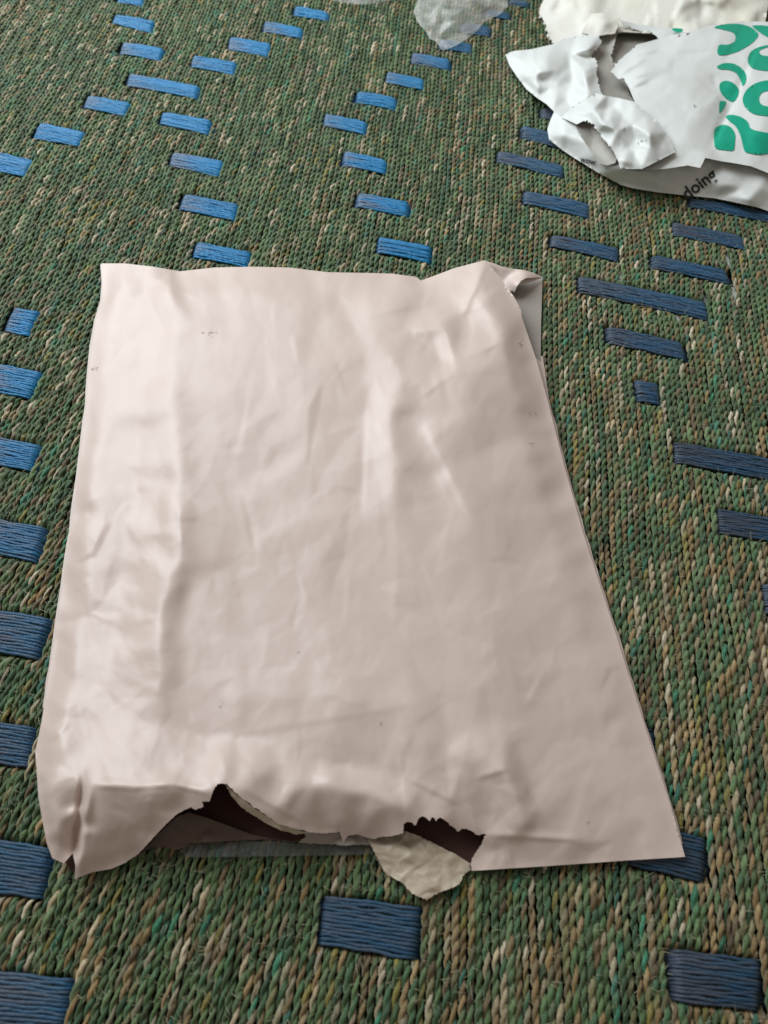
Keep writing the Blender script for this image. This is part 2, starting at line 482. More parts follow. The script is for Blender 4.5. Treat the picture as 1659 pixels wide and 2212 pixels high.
# places where the ropes stand apart over pale patches added for the lit floor
GAPS = []
for gpx, gpy, gl_, gw_ in ((1570, 556, .006, .0016), (1587, 628, .005, .0020), (1340, 592, .006, .0012), (1520, 640, .004, .0014), (1465, 684, .003, .0014)):
    g_ = P(gpx, gpy, -.001); GAPS.append((g_[0], g_[1], gl_, gw_))
NSEG_PER = 7
DS = TWIST / NSEG_PER
SIDES = 5
def make_rope(idx, x0):
    # run of the rope that the place around the picture needs
    ys = np.arange(-.09, .98, DS)
    r = random.Random(idx * 7 + 3)
    wob = sum(a_ * np.sin(ys * f_ + p_ + idx * q_) for a_, f_, p_, q_ in COMMON)   # neighbours wander together
    wob = wob + r.uniform(.00005, .0002) * np.sin(ys * r.uniform(30, 120) + r.uniform(0, 6.28))
    xs = x0 + ys * ROPE_TAN + wob
    for gx_, gy_, gl_, gw_ in GAPS:
        dx = xs - gx_ - (ys - gy_) * ROPE_TAN
        xs = xs + np.sign(dx) * gw_ * np.exp(-((ys - gy_) / gl_) ** 2) * np.exp(-np.abs(dx) / .012)
    half = .215 + .245 * np.clip(ys, 0, 1)
    vis = np.abs(xs) < half
    if vis.sum() < 30: return

    a, b = np.argmax(vis), len(vis) - np.argmax(vis[::-1])
    ys, xs = ys[a:b], xs[a:b]
    zs = np.full(len(ys), RZ)
    for k in range(3):
        zs += r.uniform(.0001, .00055) * np.sin(ys * r.uniform(40, 230) + r.uniform(0, 6.28))
    dip = np.zeros_like(ys)
    for (w, Lc, ax, nrm, ln, hh) in barw:
        # where this rope crosses the bar's middle line
        s = ((xs - Lc[0]) * ax[0] + (ys - Lc[1]) * ax[1])
        t = ((xs - Lc[0]) * nrm[0] + (ys - Lc[1]) * nrm[1])
        i = np.argmin(np.abs(t))
        if abs(t[i]) < hh and -.0002 < s[i] < ln - .0006:
            dip = np.maximum(dip, smooth(hh + .0022, hh - .0012, np.abs(t)))
    zs = zs - dip * .0046
    ph0 = r.uniform(0, 6.28)
    tw = TWIST * r.uniform(.88, 1.14) * (1.10 - .16 * float(smooth(-.15, .2, xs.mean())))
    drift = np.cumsum(np.array([r.gauss(0, .09) for _ in ys]))
    drift += .6 * np.sin(ys * r.uniform(40, 110) + r.uniform(0, 6))
    ph = ph0 + (ys - ys[0]) / tw * 2 * math.pi + drift
    thick = r.uniform(.9, 1.1) + .14 * np.sin(ys * r.uniform(60, 140) + r.uniform(0, 6)) + .09 * np.sin(ys * r.uniform(250, 500) + r.uniform(0, 6)) + .05 * np.sin(ys * 410 + r.uniform(0, 6))
    n = len(ys)
    V, F, C, A = [], [], [], []
    ang = np.arange(SIDES) / SIDES * 2 * math.pi
    base = 0
    for ply in range(2):
        p = ph + ply * math.pi
        cx = xs - np.cos(p) * .00072          # right-handed lay, pressed flat
        cz = zs + np.sin(p) * .00060
        rr = PLY_R * thick * (1 + .05 * math.sin(idx + ply)) * (.84 + .24 * np.clip(np.sin(p), -.2, 1))
        # roll each ply section with the lay so the streaks follow it
        th = ang[None, :] + p[:, None] * .5
        rag = 1 + nrs.normal(0, .10, (n, SIDES))       # hand-spun: never round
        vx = cx[:, None] + np.cos(th) * rr[:, None] * rag * 1.08
        vz = cz[:, None] + np.sin(th) * rr[:, None] * rag * .92
        vy = np.repeat(ys[:, None], SIDES, 1)
        V.append(np.stack([vx, vy, vz], -1).reshape(-1, 3))
        i = np.arange(n - 1)[:, None]; j = np.arange(SIDES)[None, :]
        j2 = (j + 1) % SIDES
        F.append(np.stack([base + i * SIDES + j, base + i * SIDES + j2, base + (i + 1) * SIDES + j2, base + (i + 1) * SIDES + j], -1).reshape(-1, 4))
        base += n * SIDES
        # colour: changes where the ply goes under
        leaf = np.floor(p / (2 * math.pi) + .25).astype(int)
        cols, cur = {}, None
        for l in np.unique(leaf):
            k = np.argmax(leaf == l)
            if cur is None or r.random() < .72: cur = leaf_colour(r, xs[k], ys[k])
            cols[l] = cur
        cc = np.array([cols[l] for l in leaf])
        cc = np.repeat(cc[:, None, :], SIDES, 1)
        C.append(np.concatenate([cc, np.ones((n, SIDES, 1))], -1).reshape(-1, 4))
        fu = np.stack([np.repeat(ang[None, :], n, 0) / 6.283 + r.uniform(0, 50), np.repeat(ys[:, None] * 200, SIDES, 1), np.full((n, SIDES), idx * 3.7)], -1)
        A.append(fu.reshape(-1, 3))
    me = quick_mesh('rope', np.concatenate(V), np.concatenate(F))
    at = me.attributes.new('strand_colour', 'FLOAT_COLOR', 'POINT'); at.data.foreach_set('color', np.concatenate(C).astype(np.float32).ravel())
    at = me.attributes.new('fibre', 'FLOAT_VECTOR', 'POINT'); at.data.foreach_set('vector', np.concatenate(A).astype(np.float32).ravel())
    link('rope', me, cot, M_ROPE)

x = -.62
k = 0
while x < .46:
    make_rope(k, x)
    # now and then the ropes part a little
    x += ROPE_PITCH * (1 + rnd.uniform(-.07, .07))
    k += 1

def make_bar(idx, w, hh, ln):
    r = random.Random(idx * 13 + 1)
    n = max(7, min(14, int(round(hh * 2 / .00138))))
    rad = hh / n * 1.16
    S = np.linspace(-.0022 / ln, 1 + .0022 / ln, max(16, int(ln / .0014)))
    d0 = np.minimum(S, 1 - S) * ln
    V, F, C, A = [], [], [], []
    base = 0
    K = 6
    ang = np.arange(K) / K * 2 * math.pi
    grey_reach = r.uniform(.25, .75)  # how far the greyer left end reaches along the bar
    cxw = (w[:, 0].mean(), w[:, 1].mean())
    falloff_grey = min(1, smooth(-.02, .14, cxw[0]) * .85 + smooth(.36, .08, cxw[1]) * .8)  # near and right bars greyer and darker: light falloff painted into the yarn
    for q in range(n):
        t = (q + .5) / n
        a = w[0] + (w[3] - w[0]) * t; b = w[1] + (w[2] - w[1]) * t
        pts = a[None, :] + (b - a)[None, :] * S[:, None]
        nr = (w[0] - w[3]) / np.linalg.norm(w[0] - w[3])
        lat = sum(r.uniform(.00005, .00022) * np.sin(S * ln * r.uniform(100, 500) + r.uniform(0, 6)) for _ in range(3))
        pts = pts + nr[None, :] * lat[:, None]
        z = -.0011 + r.uniform(-.00028, .00028) - smooth(.0035, -.0022, d0) * .0052 + .0005 * np.sin(np.clip(S, 0, 1) * math.pi) - .0009 * abs(2 * t - 1) ** 3
        z = z + .00015 * np.sin(S * ln * r.uniform(200, 600) + r.uniform(0, 6))
        rr = rad * (1 + .06 * np.sin(S * ln * 900 + r.uniform(0, 6)))
        ax = (b - a) / np.linalg.norm(b - a); nn = np.array([-ax[1], ax[0]])
        ph = r.uniform(0, 6)
        lob = 1 + .16 * np.sin(2 * ang[None, :] + (S * ln / .0042 * 6.283)[:, None] + ph)   # two-ply lay
        vx = pts[:, 0, None] + nn[0] * np.cos(ang)[None] * rr[:, None] * lob
        vy = pts[:, 1, None] + nn[1] * np.cos(ang)[None] * rr[:, None] * lob
        vz = z[:, None] + np.sin(ang)[None] * rr[:, None] * lob
        V.append(np.stack([vx, vy, vz], -1).reshape(-1, 3))
        m = len(S)
        i = np.arange(m - 1)[:, None]; j = np.arange(K)[None]; j2 = (j + 1) % K
        F.append(np.stack([base + i * K + j, base + i * K + j2, base + (i + 1) * K + j2, base + (i + 1) * K + j], -1).reshape(-1, 4))
        base += m * K
        blue = np.array((.006, .235, .520)) * (1 - .25 * smooth(.30, .06, cxw[1])) * r.uniform(.85, 1.15)  # blue also dimmed toward the near side, painted falloff
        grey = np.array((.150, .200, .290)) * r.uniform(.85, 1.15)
        edge = grey_reach * (1 + r.uniform(-.35, .35))
        g = smooth(edge, edge - .55, S) * (.6 + .25 * (1 - falloff_grey)) + falloff_grey * (.55 + .2 * np.sin(S * 9 + ph))
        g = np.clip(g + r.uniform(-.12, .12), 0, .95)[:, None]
        cc = (blue * (1 - g) + grey * g) * (1 - .62 * falloff_grey)  # falloff darkening multiplied into the yarn colour
        cc = np.repeat(cc[:, None, :], K, 1)
        C.append(np.concatenate([cc, np.ones((m, K, 1))], -1).reshape(-1, 4))
        A.append(np.stack([np.repeat(ang[None] / 6.283, m, 0) + r.uniform(0, 9), np.repeat((S * ln * 300)[:, None], K, 1), np.full((m, K), idx * 11.3 + q * 1.7)], -1).reshape(-1, 3))
    V = np.concatenate(V); F = np.concatenate(F)
    me = quick_mesh('blue_bar', V, F)
    at = me.attributes.new('strand_colour', 'FLOAT_COLOR', 'POINT'); at.data.foreach_set('color', np.concatenate(C).astype(np.float32).ravel())
    at = me.attributes.new('fibre', 'FLOAT_VECTOR', 'POINT'); at.data.foreach_set('vector', np.concatenate(A).astype(np.float32).ravel())
    link('blue_bar', me, cot, M_YARN)
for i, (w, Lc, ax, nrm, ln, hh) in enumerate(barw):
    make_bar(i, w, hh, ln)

# dark sheet added under the ropes to block light, standing for their second layer
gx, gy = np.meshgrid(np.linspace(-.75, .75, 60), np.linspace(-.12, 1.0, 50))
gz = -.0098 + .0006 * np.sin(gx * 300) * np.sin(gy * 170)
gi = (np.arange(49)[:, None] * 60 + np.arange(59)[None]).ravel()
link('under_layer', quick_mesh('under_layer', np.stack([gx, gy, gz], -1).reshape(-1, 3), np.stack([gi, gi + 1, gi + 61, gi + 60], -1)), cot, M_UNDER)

for gx_, gy_, gl_, gw_ in GAPS:  # pale patches added just below the ropes, standing for lit floor
    t_ = np.linspace(-1, 1, 9)
    yy = gy_ + t_ * gl_ * 1.2
    xx = gx_ + (yy - gy_) * ROPE_TAN
    V = np.concatenate([np.stack([xx - .003, yy, np.full(9, -.0042)], -1), np.stack([xx, yy, np.full(9, -.0035)], -1), np.stack([xx + .003, yy, np.full(9, -.0042)], -1)])
    i_ = np.arange(8)
    Fq = np.concatenate([np.stack([i_, i_ + 9, i_ + 10, i_ + 1], -1), np.stack([i_ + 9, i_ + 18, i_ + 19, i_ + 10], -1)])
    link('lit_floor_patch', quick_mesh('lit_floor_patch', V, Fq), cot, M_PALE)

# loose fibre ends that stand off the ropes
n_h = 34000
hx = nrs.uniform(-.36, .36, n_h); hy = nrs.uniform(-.03, .82, n_h)
ok = np.abs(hx) < .19 + .22 * hy
hx, hy = hx[ok], hy[ok]; n_h = len(hx)
okb = np.ones(n_h, bool)
for (w, Lc, ax, nrm, ln, hh) in barw:
    s_ = (hx - Lc[0]) * ax[0] + (hy - Lc[1]) * ax[1]; t_ = (hx - Lc[0]) * nrm[0] + (hy - Lc[1]) * nrm[1]
    okb &= ~((s_ > -.001) & (s_ < ln + .001) & (np.abs(t_) < hh + .001))
hx, hy = hx[okb], hy[okb]; n_h = len(hx)
ha = nrs.uniform(0, 6.283, n_h); hl = nrs.uniform(.0012, .0042, n_h); hb = nrs.uniform(-.8, .8, n_h)
hw = nrs.uniform(.00006, .00013, n_h)
V = np.zeros((n_h, 6, 3)); 
for k_ in range(3):
    aa = ha + hb * k_ * .6
    cxk = hx + np.cos(ha) * hl * k_ / 2 + np.cos(aa) * hl * .1 * k_; cyk = hy + np.sin(ha) * hl * k_ / 2 + np.sin(aa) * hl * .1 * k_
    zk = .0001 + nrs.uniform(.0002, .0011, n_h) * k_ * (1 - .25 * k_)
    wk = hw * (1, .8, .3)[k_]
    V[:, k_ * 2] = np.stack([cxk - np.sin(aa) * wk, cyk + np.cos(aa) * wk, zk], -1)
    V[:, k_ * 2 + 1] = np.stack([cxk + np.sin(aa) * wk, cyk - np.cos(aa) * wk, zk], -1)
i_ = np.arange(n_h)[:, None] * 6
Fq = np.concatenate([i_ + np.array([0, 1, 3, 2]), i_ + np.array([2, 3, 5, 4])])
fuzz = link('loose_fibre', quick_mesh('loose_fibre', V.reshape(-1, 3), Fq), cot, M_FUZZ)
fuzz['kind'] = 'stuff'

# ------------------------------------------------------------------ the cream mailer
bag = thing('mailer_bag', 'large plain cream white plastic mailer bag torn open at its near edge', 'mailer bag')
left_edge = [(219, 569), (221, 610), (222, 650), (208, 692), (195, 774), (187, 876), (176, 970), (158, 1117), (144, 1203), (118, 1380), (90, 1557), (76, 1624), (83, 1724), (100, 1819), (113, 1854), (138, 1865)]
front_poly = ([(219, 569), (270, 569), (331, 576), (389, 586), (462, 578), (544, 576), (626, 578), (708, 588), (813, 590), (847, 591), (899, 598), (909, 606), (937, 596), (982, 579), (1047, 562),
    (1072, 589), (1109, 639), (1125, 668), (1127, 684), (1139, 720), (1159, 778), (1182, 861), (1220, 1010), (1260, 1152), (1330, 1368), (1390, 1559), (1450, 1744), (1480, 1851),
    (1350, 1859), (1180, 1871), (1099, 1876), (1040, 1880), (1019, 1881), (1017, 1866, 1.5), (1023, 1847, 1.5), (1036, 1830, 1.5), (1042, 1817, 1.5), (1049, 1802, 1.5), (1040, 1801, 1.5), (1030, 1804, 1.5), (1019, 1796, 1.5), (1010, 1790, 1.5), (1000, 1791, 1.5), (988, 1795, 1.5), (971, 1780, 1.5), (960, 1771, 1.2),
    (952, 1766), (946, 1768), (942, 1774), (938, 1767), (933, 1765), (928, 1774), (920, 1766), (912, 1763), (904, 1768), (899, 1781), (895, 1783), (891, 1777), (880, 1775), (872, 1780), (871, 1800, 1),
    (848, 1806, 1), (822, 1808, 1.5), (808, 1813, 1.5), (795, 1811, 1.5), (772, 1802, 1.5), (752, 1806, 1), (741, 1818, 1), (734, 1797, 1), (700, 1800, 1), (668, 1798, 1.2),
    (664, 1796, 1.5), (640, 1791, 1.5), (600, 1779, 1.5), (575, 1760, 1.5), (550, 1744, 1.5), (520, 1722, 1.5), (500, 1704, 1.5), (490, 1694, 1.2), (480, 1692, 1.2), (470, 1694, 1), (463, 1702, 1), (456, 1722, 1), (452, 1731, 1), (436, 1731), (440, 1742, 1), (424, 1749, 1), (412, 1744, 1), (398, 1750, 1), (380, 1760, .8), (360, 1779, .6), (340, 1800, .6), (318, 1824, .6), (300, 1844, .6),
    (270, 1864), (240, 1877), (200, 1884), (161, 1899), (163, 1870), (157, 1843)] + left_edge[::-1][:-1])
def lines(ls, step=34.0):
    out = []
    for l in ls:
        for a, b in zip(l, l[1:]):
            k = max(1, int(round(math.hypot(b[0] - a[0], b[1] - a[1]) / step)))
            out += [tuple(np.array(a) + (np.array(b) - np.array(a)) * j / k) for j in range(k)]
        out.append(l[-1])
    return out
ctrl = lines([
 # far edge, shoulder behind it
 [(219,569,3),(270,569,5),(331,576,8),(389,586,5),(462,578,8),(544,576,9),(626,578,9),(708,588,8),(813,590,7),(899,598,7),(909,606,5),(982,579,9),(1047,562,13)],
 [(262,618,8),(310,634,11),(362,632,16),(400,642,14),(432,628,14),(560,636,16),(660,646,16),(735,655,13),(800,642,15),(860,640,16),(920,632,10),(1000,682,13)],
 [(1047,562,13),(1030,630,16),(1000,682,13)],
 # left rim, hem crest, valley, long ridge, foot of the ridge
 [(222,650,2),(207,692,2),(193,774,2),(185,876,2),(174,970,2),(156,1117,2),(130,1320,2),(100,1500,3),(76,1624,6),(83,1724,8)],
 [(245,664,6.5),(238,740,6.5),(228,850,7),(216,950,7),(196,1120,7.5),(172,1330,9.5),(146,1500,13),(118,1630,17),(112,1715,17)],
 [(318,680,12),(308,850,11),(292,1000,10),(272,1200,10),(246,1400,11),(228,1550,15)],
 [(378,664,17),(374,800,18),(374,950,19),(385,1080,21),(392,1185,22),(352,1300,20),(347,1400,20),(345,1470,19),(335,1560,17.5)],
 [(425,700,17),(425,850,17.5),(425,960,17.5),(424,1090,18.4),(430,1190,19),(396,1310,16),(392,1400,16.5),(400,1490,17)],
 # right edge and slope inside it
 [(1072,589,11),(1109,639,12),(1125,668,12),(1127,684,11),(1139,720,9),(1159,778,7),(1182,861,5),(1220,1010,3),(1260,1152,2),(1330,1370,2),(1390,1559,2),(1450,1744,2),(1480,1851,2)],
 [(1070,690,17),(1095,780,16.5),(1120,900,14),(1150,1010,12),(1190,1150,9),(1260,1400,7),(1320,1600,6),(1390,1760,4)],
 # soft upright folds in the middle
 [(850,760,19),(850,850,20),(852,1000,20),(858,1120,18)],
 [(800,730,17.5),(795,850,16.5),(788,1000,16),(790,1120,16.5)],
 [(900,850,18),(960,960,18.5),(1025,1130,17)],
 [(880,900,16.5),(920,1000,16.5),(960,1100,16.5)],
 [(560,900,17.5),(600,1000,16.5),(620,1130,17.5)],
 # roll across the near part
 [(480,1500,17.5),(700,1510,19),(900,1530,18.5),(1090,1560,13)],
 [(470,1590,17),(640,1600,17.5),(800,1600,17),(960,1610,17)],
 [(640,1700,20),(720,1690,20.5),(800,1716,19),(880,1738,17.5)],
 [(700,1655,16),(780,1660,15),(880,1682,14.5),(975,1722,13.5)],
 [(1000,1655,17),(1050,1628,18),(1092,1655,19),(1120,1710,16),(1135,1780,12)],
 [(1150,1690,11.5),(1165,1760,10)],
 # near left: crest and the two lobes below it
 [(190,1694,23),(215,1693,25),(290,1699,26),(365,1696,27),(400,1706,24.5),(440,1712,27),(480,1692,28)],
 [(100,1819,7),(113,1854,3),(138,1865,1.5)],
 [(118,1740,17),(128,1800,13),(140,1850,4)],
 [(176,1690,21),(172,1750,11),(166,1810,5),(158,1845,1.5)],
 [(186,1720,21),(184,1790,16),(178,1850,9)],
 [(161,1899,1),(200,1884,1),(240,1877,1),(270,1864,1.5),(300,1844,3),(340,1799,12),(380,1759,19),(410,1746,22),(435,1731,24),(463,1701,27),(500,1704,27),(550,1744,23),(600,1779,17),(640,1791,13),(665,1796,9),(741,1808,4),(795,1812,3)],
 [(745,1765,13),(800,1755,15),(872,1774,13),(912,1763,15),(950,1766,15),(988,1794,11),(1048,1800,9),(1042,1817,6),(1023,1847,4),(1017,1866,2.5),(1019,1881,1.5)],
 [(1100,1813,9),(1180,1810,7.5),(1280,1812,5)],
 [(1099,1876,2),(1180,1871,2),(1350,1859,2),(1480,1851,2)],
 [(330,1650,22),(430,1655,21)],
]) + [(500,760,18),(500,1050,17),(520,1200,16.5),(650,800,18.5),(700,950,17),(700,1200,17),(700,1330,16.5),(520,1380,16.5),(900,1240,17.5),(1050,1250,15.5),(880,1400,16.5),(1050,1450,14.5),
 (960,700,19),(930,740,15),(980,765,18),(987,800,20),(920,830,19.5),(870,720,17),(1030,880,18.5),(955,780,15),(1030,1000,17),(1250,1700,8),(230,1780,15),(290,1760,18),(250,1840,7),(270,1560,16.5),(200,1600,16.5),(1090,1838,4.5),(1050,1700,14.5),(600,1650,19)]
cre = [(179,1680,158,1856,-5.0,9,12),(196,1690,170,1880,2.0,10,16),(200,1696,290,1700,1.0,10,22),(280,1702,375,1694,1.0,9,22),(372,1694,446,1712,1.2,8,18),(110,1600,150,1560,.8,8,20),(385,1085,392,1190,.5,10,30),
 (480,1590,900,1520,.25,14,40),(960,690,985,800,.5,8,40),(905,860,985,800,.45,10,40),(800,860,790,1100,.4,12,50),
 (910,900,1020,1120,.5,14,50),(720,700,980,640,.5,12,34),(1000,680,1050,565,1.2,12,30),
 (520,1700,660,1780,.7,8,28),(880,1680,1000,1740,.8,10,28),(1030,1680,1100,1660,.7,10,28),(1085,1660,1130,1760,.8,10,28),(1060,1700,1120,1810,.7,8,22),(1060,1805,1250,1815,.9,6,16),(1090,1815,1105,1870,.6,4,8),(1080,1815,1092,1868,.5,4,8),
 (300,590,420,640,.6,10,30)]
jr = random.Random(2)
ctrl = [(c[0] + jr.gauss(0, 5), c[1] + jr.gauss(0, 6), max(.9, c[2] + (jr.gauss(0, .22) if c[2] > 6 else 0))) for c in ctrl]
HF = Height(ctrl, sigma=10, step=2.0, creases=cre, seed=5, n_random=45, rand_amp=.3, rand_dir=1.45)
# the random creases fade out along the outline
def wt(X, Y):
    w = np.full(X.shape, .55)
    w += .9 * np.exp(-((X - 960) / 130) ** 2 - ((Y - 740) / 150) ** 2)     # crumpled far right corner
    w += .7 * smooth(1560, 1700, Y) * smooth(1180, 1000, X)                 # around the tear
    w += .5 * smooth(420, 340, X) + .4 * smooth(680, 620, Y)
    return w * smooth(-10, 45, X - (230 - .145 * (Y - 570))) * smooth(-10, 60, (1100 + .31 * (Y - 620)) - X)
HF.crumple(165, .85, 1.8, 101, wt, 2.4)
HF.crumple(84, .46, 1.7, 102, wt, 1.5)
HF.crumple(42, .21, 1.4, 103, wt, .9)
HF.crumple(22, .07, 1.2, 104, wt, .7)
front = sheet('front_panel', front_poly, HF, bag, M_FILM, M_INNER, spacing=4.4, edge=3.6, lift=.0012, seed=3)

back_poly = [(228,590),(500,600),(813,612),(1000,612),(1080,640),(1120,700),(1150,780),(1176,870),(1250,1152),(1378,1559),(1462,1840),(1350,1857),(1180,1869),(1099,1874),(1010,1874),(960,1850),(800,1826),
 (645,1819,1),(590,1814,1),(525,1814,1),(410,1824,1),(395,1836,1),(350,1831,1),(325,1831,1),(300,1848,1),(240,1875),(200,1880),(165,1892),(140,1862),(120,1846),(110,1815),(94,1724),(86,1624),(100,1557),(154,1203),(184,970),(203,774),(216,692),(228,635)]
HB = Height([(219,571,.8),(1172,597,1.2),(1140,680,.8),(1168,770,.8),(700,1200,.6),(1478,1849,.6),(165,1892,.6),(560,1814,3),(400,1830,2),(800,1826,1.5),(320,1831,2),(640,1700,.6),(77,1624,1),(960,1850,.6)], sigma=14, n_random=20, rand_amp=.4, seed=9)
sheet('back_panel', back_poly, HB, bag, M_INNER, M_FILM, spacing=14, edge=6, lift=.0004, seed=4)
sheet('back_corner', [(1030,582),(1120,586),(1172,597),(1169,690),(1168,770),(1186,861),(1170,861),(1100,700)], HB, bag, M_TAN, M_FILM, spacing=10, edge=5, lift=.0008)

def seam(edge, out, inn):
    e = np.array([p[:2] for p in edge], float)
    return [(x - out, y) for x, y in e] + [(x + inn, y) for x, y in e[::-1]]
le = resample([(219, 571), (221, 610), (219, 650), (206, 692), (192, 774), (185, 876), (173, 970), (155, 1117), (142, 1203), (116, 1380), (89, 1557)], 30, 1.3, 61, closed=False)
sheet('side_seam', seam(le, 2.5, 16), 1.0, bag, M_FILM, M_TAN, spacing=8, edge=5, lift=.0006)
re = resample([(1168, 770), (1184, 861), (1222, 1010), (1262, 1152), (1332, 1368), (1391, 1559), (1451, 1744), (1479, 1848)], 30, 1.3, 62, closed=False)
sheet('side_seam', [(x + 2.5, y) for x, y in re] + [(x - 16, y) for x, y in re[::-1]], 1.0, bag, M_FILM, M_TAN, spacing=8, edge=5, lift=.0006)
flap_poly = [(794,1812,1),(809,1842,1.3),(824,1871,1.3),(834,1888,1.3),(870,1908,1.3),(890,1930,1.3),(905,1936,1.3),(922,1944,1.3),(941,1932,1.3),(971,1920,1.3),(993,1910,1.3),(1003,1888,1.3),(1017,1878,1.3),(1016,1866),(985,1846,1),(945,1826,1),(905,1806,1),(872,1794),(840,1797),(808,1800)]
HFl = Height([(794,1812,2),(834,1888,1.2),(922,1944,1),(1010,1885,1.2),(900,1880,2.4),(860,1845,4),(960,1872,2.8),(880,1805,2),(830,1800,2.5),(985,1846,1.5),(940,1828,2),(900,1845,4),(1016,1866,1.5),(910,1920,1.6),(850,1885,2)], sigma=3, step=1.2, soft=.8, n_random=50, rand_amp=.6, rand_len=(25, 90), rand_dir=.5, seed=21)
HFl.crumple(30, .7, .8, 207, None, .8).crumple(14, .25, .9, 209, None, .6)
sheet('torn_flap', flap_poly, HFl, bag, M_FLAP, M_FILM, spacing=2.4, edge=2.2, lift=.0016, seed=6)

lip_poly = [(488,1695,1),(520,1724,1),(550,1746,1),(575,1762,1),(605,1780,1),(640,1792,1),(666,1799,1),(640,1803,1.2),(605,1793,1.2),(575,1778,1.2),(545,1760,1.2),(520,1742,1.2),(498,1716,1.2)]
sheet('torn_lip', lip_poly, Height([(488,1695,27.5),(550,1746,22.5),(605,1780,16.5),(666,1799,8),(640,1803,6),(575,1778,15),(520,1742,20),(498,1716,24)], sigma=3, step=2, soft=1, n_random=14, rand_amp=.8, rand_len=(10, 40)), bag, M_FLAP, M_FILM, spacing=3.4, edge=2.6, lift=.0008, seed=51)
web_poly = [(655,1792),(700,1794),(740,1796),(770,1800),(800,1806,1),(806,1824,1),(745,1826,1.4),(700,1823,1.4),(662,1822,1.4),(646,1819,1.4),(660,1808,1)]
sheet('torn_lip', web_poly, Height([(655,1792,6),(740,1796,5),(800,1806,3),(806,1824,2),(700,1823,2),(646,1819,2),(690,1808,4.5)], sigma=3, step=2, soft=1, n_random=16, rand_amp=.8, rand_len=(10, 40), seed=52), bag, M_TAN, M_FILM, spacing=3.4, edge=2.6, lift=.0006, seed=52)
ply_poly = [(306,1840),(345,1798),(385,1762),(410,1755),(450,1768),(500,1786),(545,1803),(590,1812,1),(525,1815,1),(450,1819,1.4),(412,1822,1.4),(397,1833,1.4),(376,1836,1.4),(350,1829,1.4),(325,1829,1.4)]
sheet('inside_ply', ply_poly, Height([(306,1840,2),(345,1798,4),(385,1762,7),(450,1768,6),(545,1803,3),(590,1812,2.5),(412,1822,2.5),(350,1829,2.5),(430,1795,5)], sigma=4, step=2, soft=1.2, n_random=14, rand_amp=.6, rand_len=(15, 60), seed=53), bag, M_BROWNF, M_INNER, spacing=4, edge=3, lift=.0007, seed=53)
strip_poly = [(392,1838),(410,1826),(525,1817),(590,1817),(645,1822),(800,1828),(806,1845),(700,1848),(560,1850),(420,1852),(400,1850)]
sheet('clear_strip', strip_poly, Height([(392,1838,.6),(806,1845,.5),(600,1818,2.0),(600,1850,.5)], sigma=6), bag, M_STRIP, None, spacing=8, lift=.0003, thick=.0001)

corner_poly = [(1040,568),(1047,563),(1068,569),(1082,575),(1105,580),(1130,583),(1150,588),(1170,598),(1150,600),(1135,601),(1125,607),(1117,618),(1111,632),(1090,622),(1060,596)]
HC = Height([(1040,568,8.5),(1082,575,8.5),(1130,583,9),(1170,598,4),(1135,601,11),(1117,618,10.5),(1110,640,4),(1090,626,2.5),(1090,610,3),(1060,600,2.5),(1105,592,6),(1112,622,7)], sigma=5)
sheet('corner_fold', corner_poly, HC, bag, M_FILM, M_INNER, spacing=4, lift=.0006)
roll_poly = [(1117,617),(1122,609),(1133,602),(1150,599),(1172,598),(1158,605),(1140,611),(1125,615)]
sheet('corner_roll', roll_poly, Height([(1117,617,9),(1133,602,8),(1172,598,4),(1140,611,5),(1125,615,6)], sigma=3), bag, M_FILM, M_INNER, spacing=4, lift=0)

def scuff(cx, cy, spread, n, seed, hf=HF, parent=bag, lift=.0016):
    r = random.Random(seed)
    V, F = [], []
    for _ in range(n):
        x, y = cx + r.gauss(0, spread), cy + r.gauss(0, spread * .8)
        a = r.gauss(-.4, .6); l = r.uniform(1.0, 5.5); w = r.uniform(.25, .65)
        dx, dy = math.cos(a) * l, math.sin(a) * l
        nx, ny = -math.sin(a) * w, math.cos(a) * w
        b = len(V)
        for (px, py) in ((x - dx, y - dy), (x + nx, y + ny), (x + dx, y + dy), (x - nx, y - ny)):
            V.append(P(px, py, hf(px, py) * .001 + lift))
        F.append((b, b + 1, b + 2, b + 3))
    link('scuff_mark', quick_mesh('scuff_mark', np.array(V), np.array(F)), parent, M_DIRT)
for i, (x_, y_, s_, n_) in enumerate([(452, 715, 7, 9), (202, 797, 4, 6), (1124, 742, 7, 6), (1150, 892, 5, 5), (1146, 957, 5, 5), (642, 1408, 3, 3), (478, 1520, 4, 4), (823, 1560, 2, 3), (1272, 1776, 2, 2)]):
    scuff(x_, y_, s_, n_, 40 + i)

# ------------------------------------------------------------------ the torn white printed mailer
torn = thing('torn_mailer', 'crumpled white mailer bag with bold green lettering, ripped open', 'mailer bag')
def T(pts): return [tuple(c3(p)) + tuple(p[2:]) for p in pts]
def TH3(pts, scale=.6, **k): return Height([(*c3(p), p[2] * scale) for p in pts], step=1.6, soft=1.5, **k)

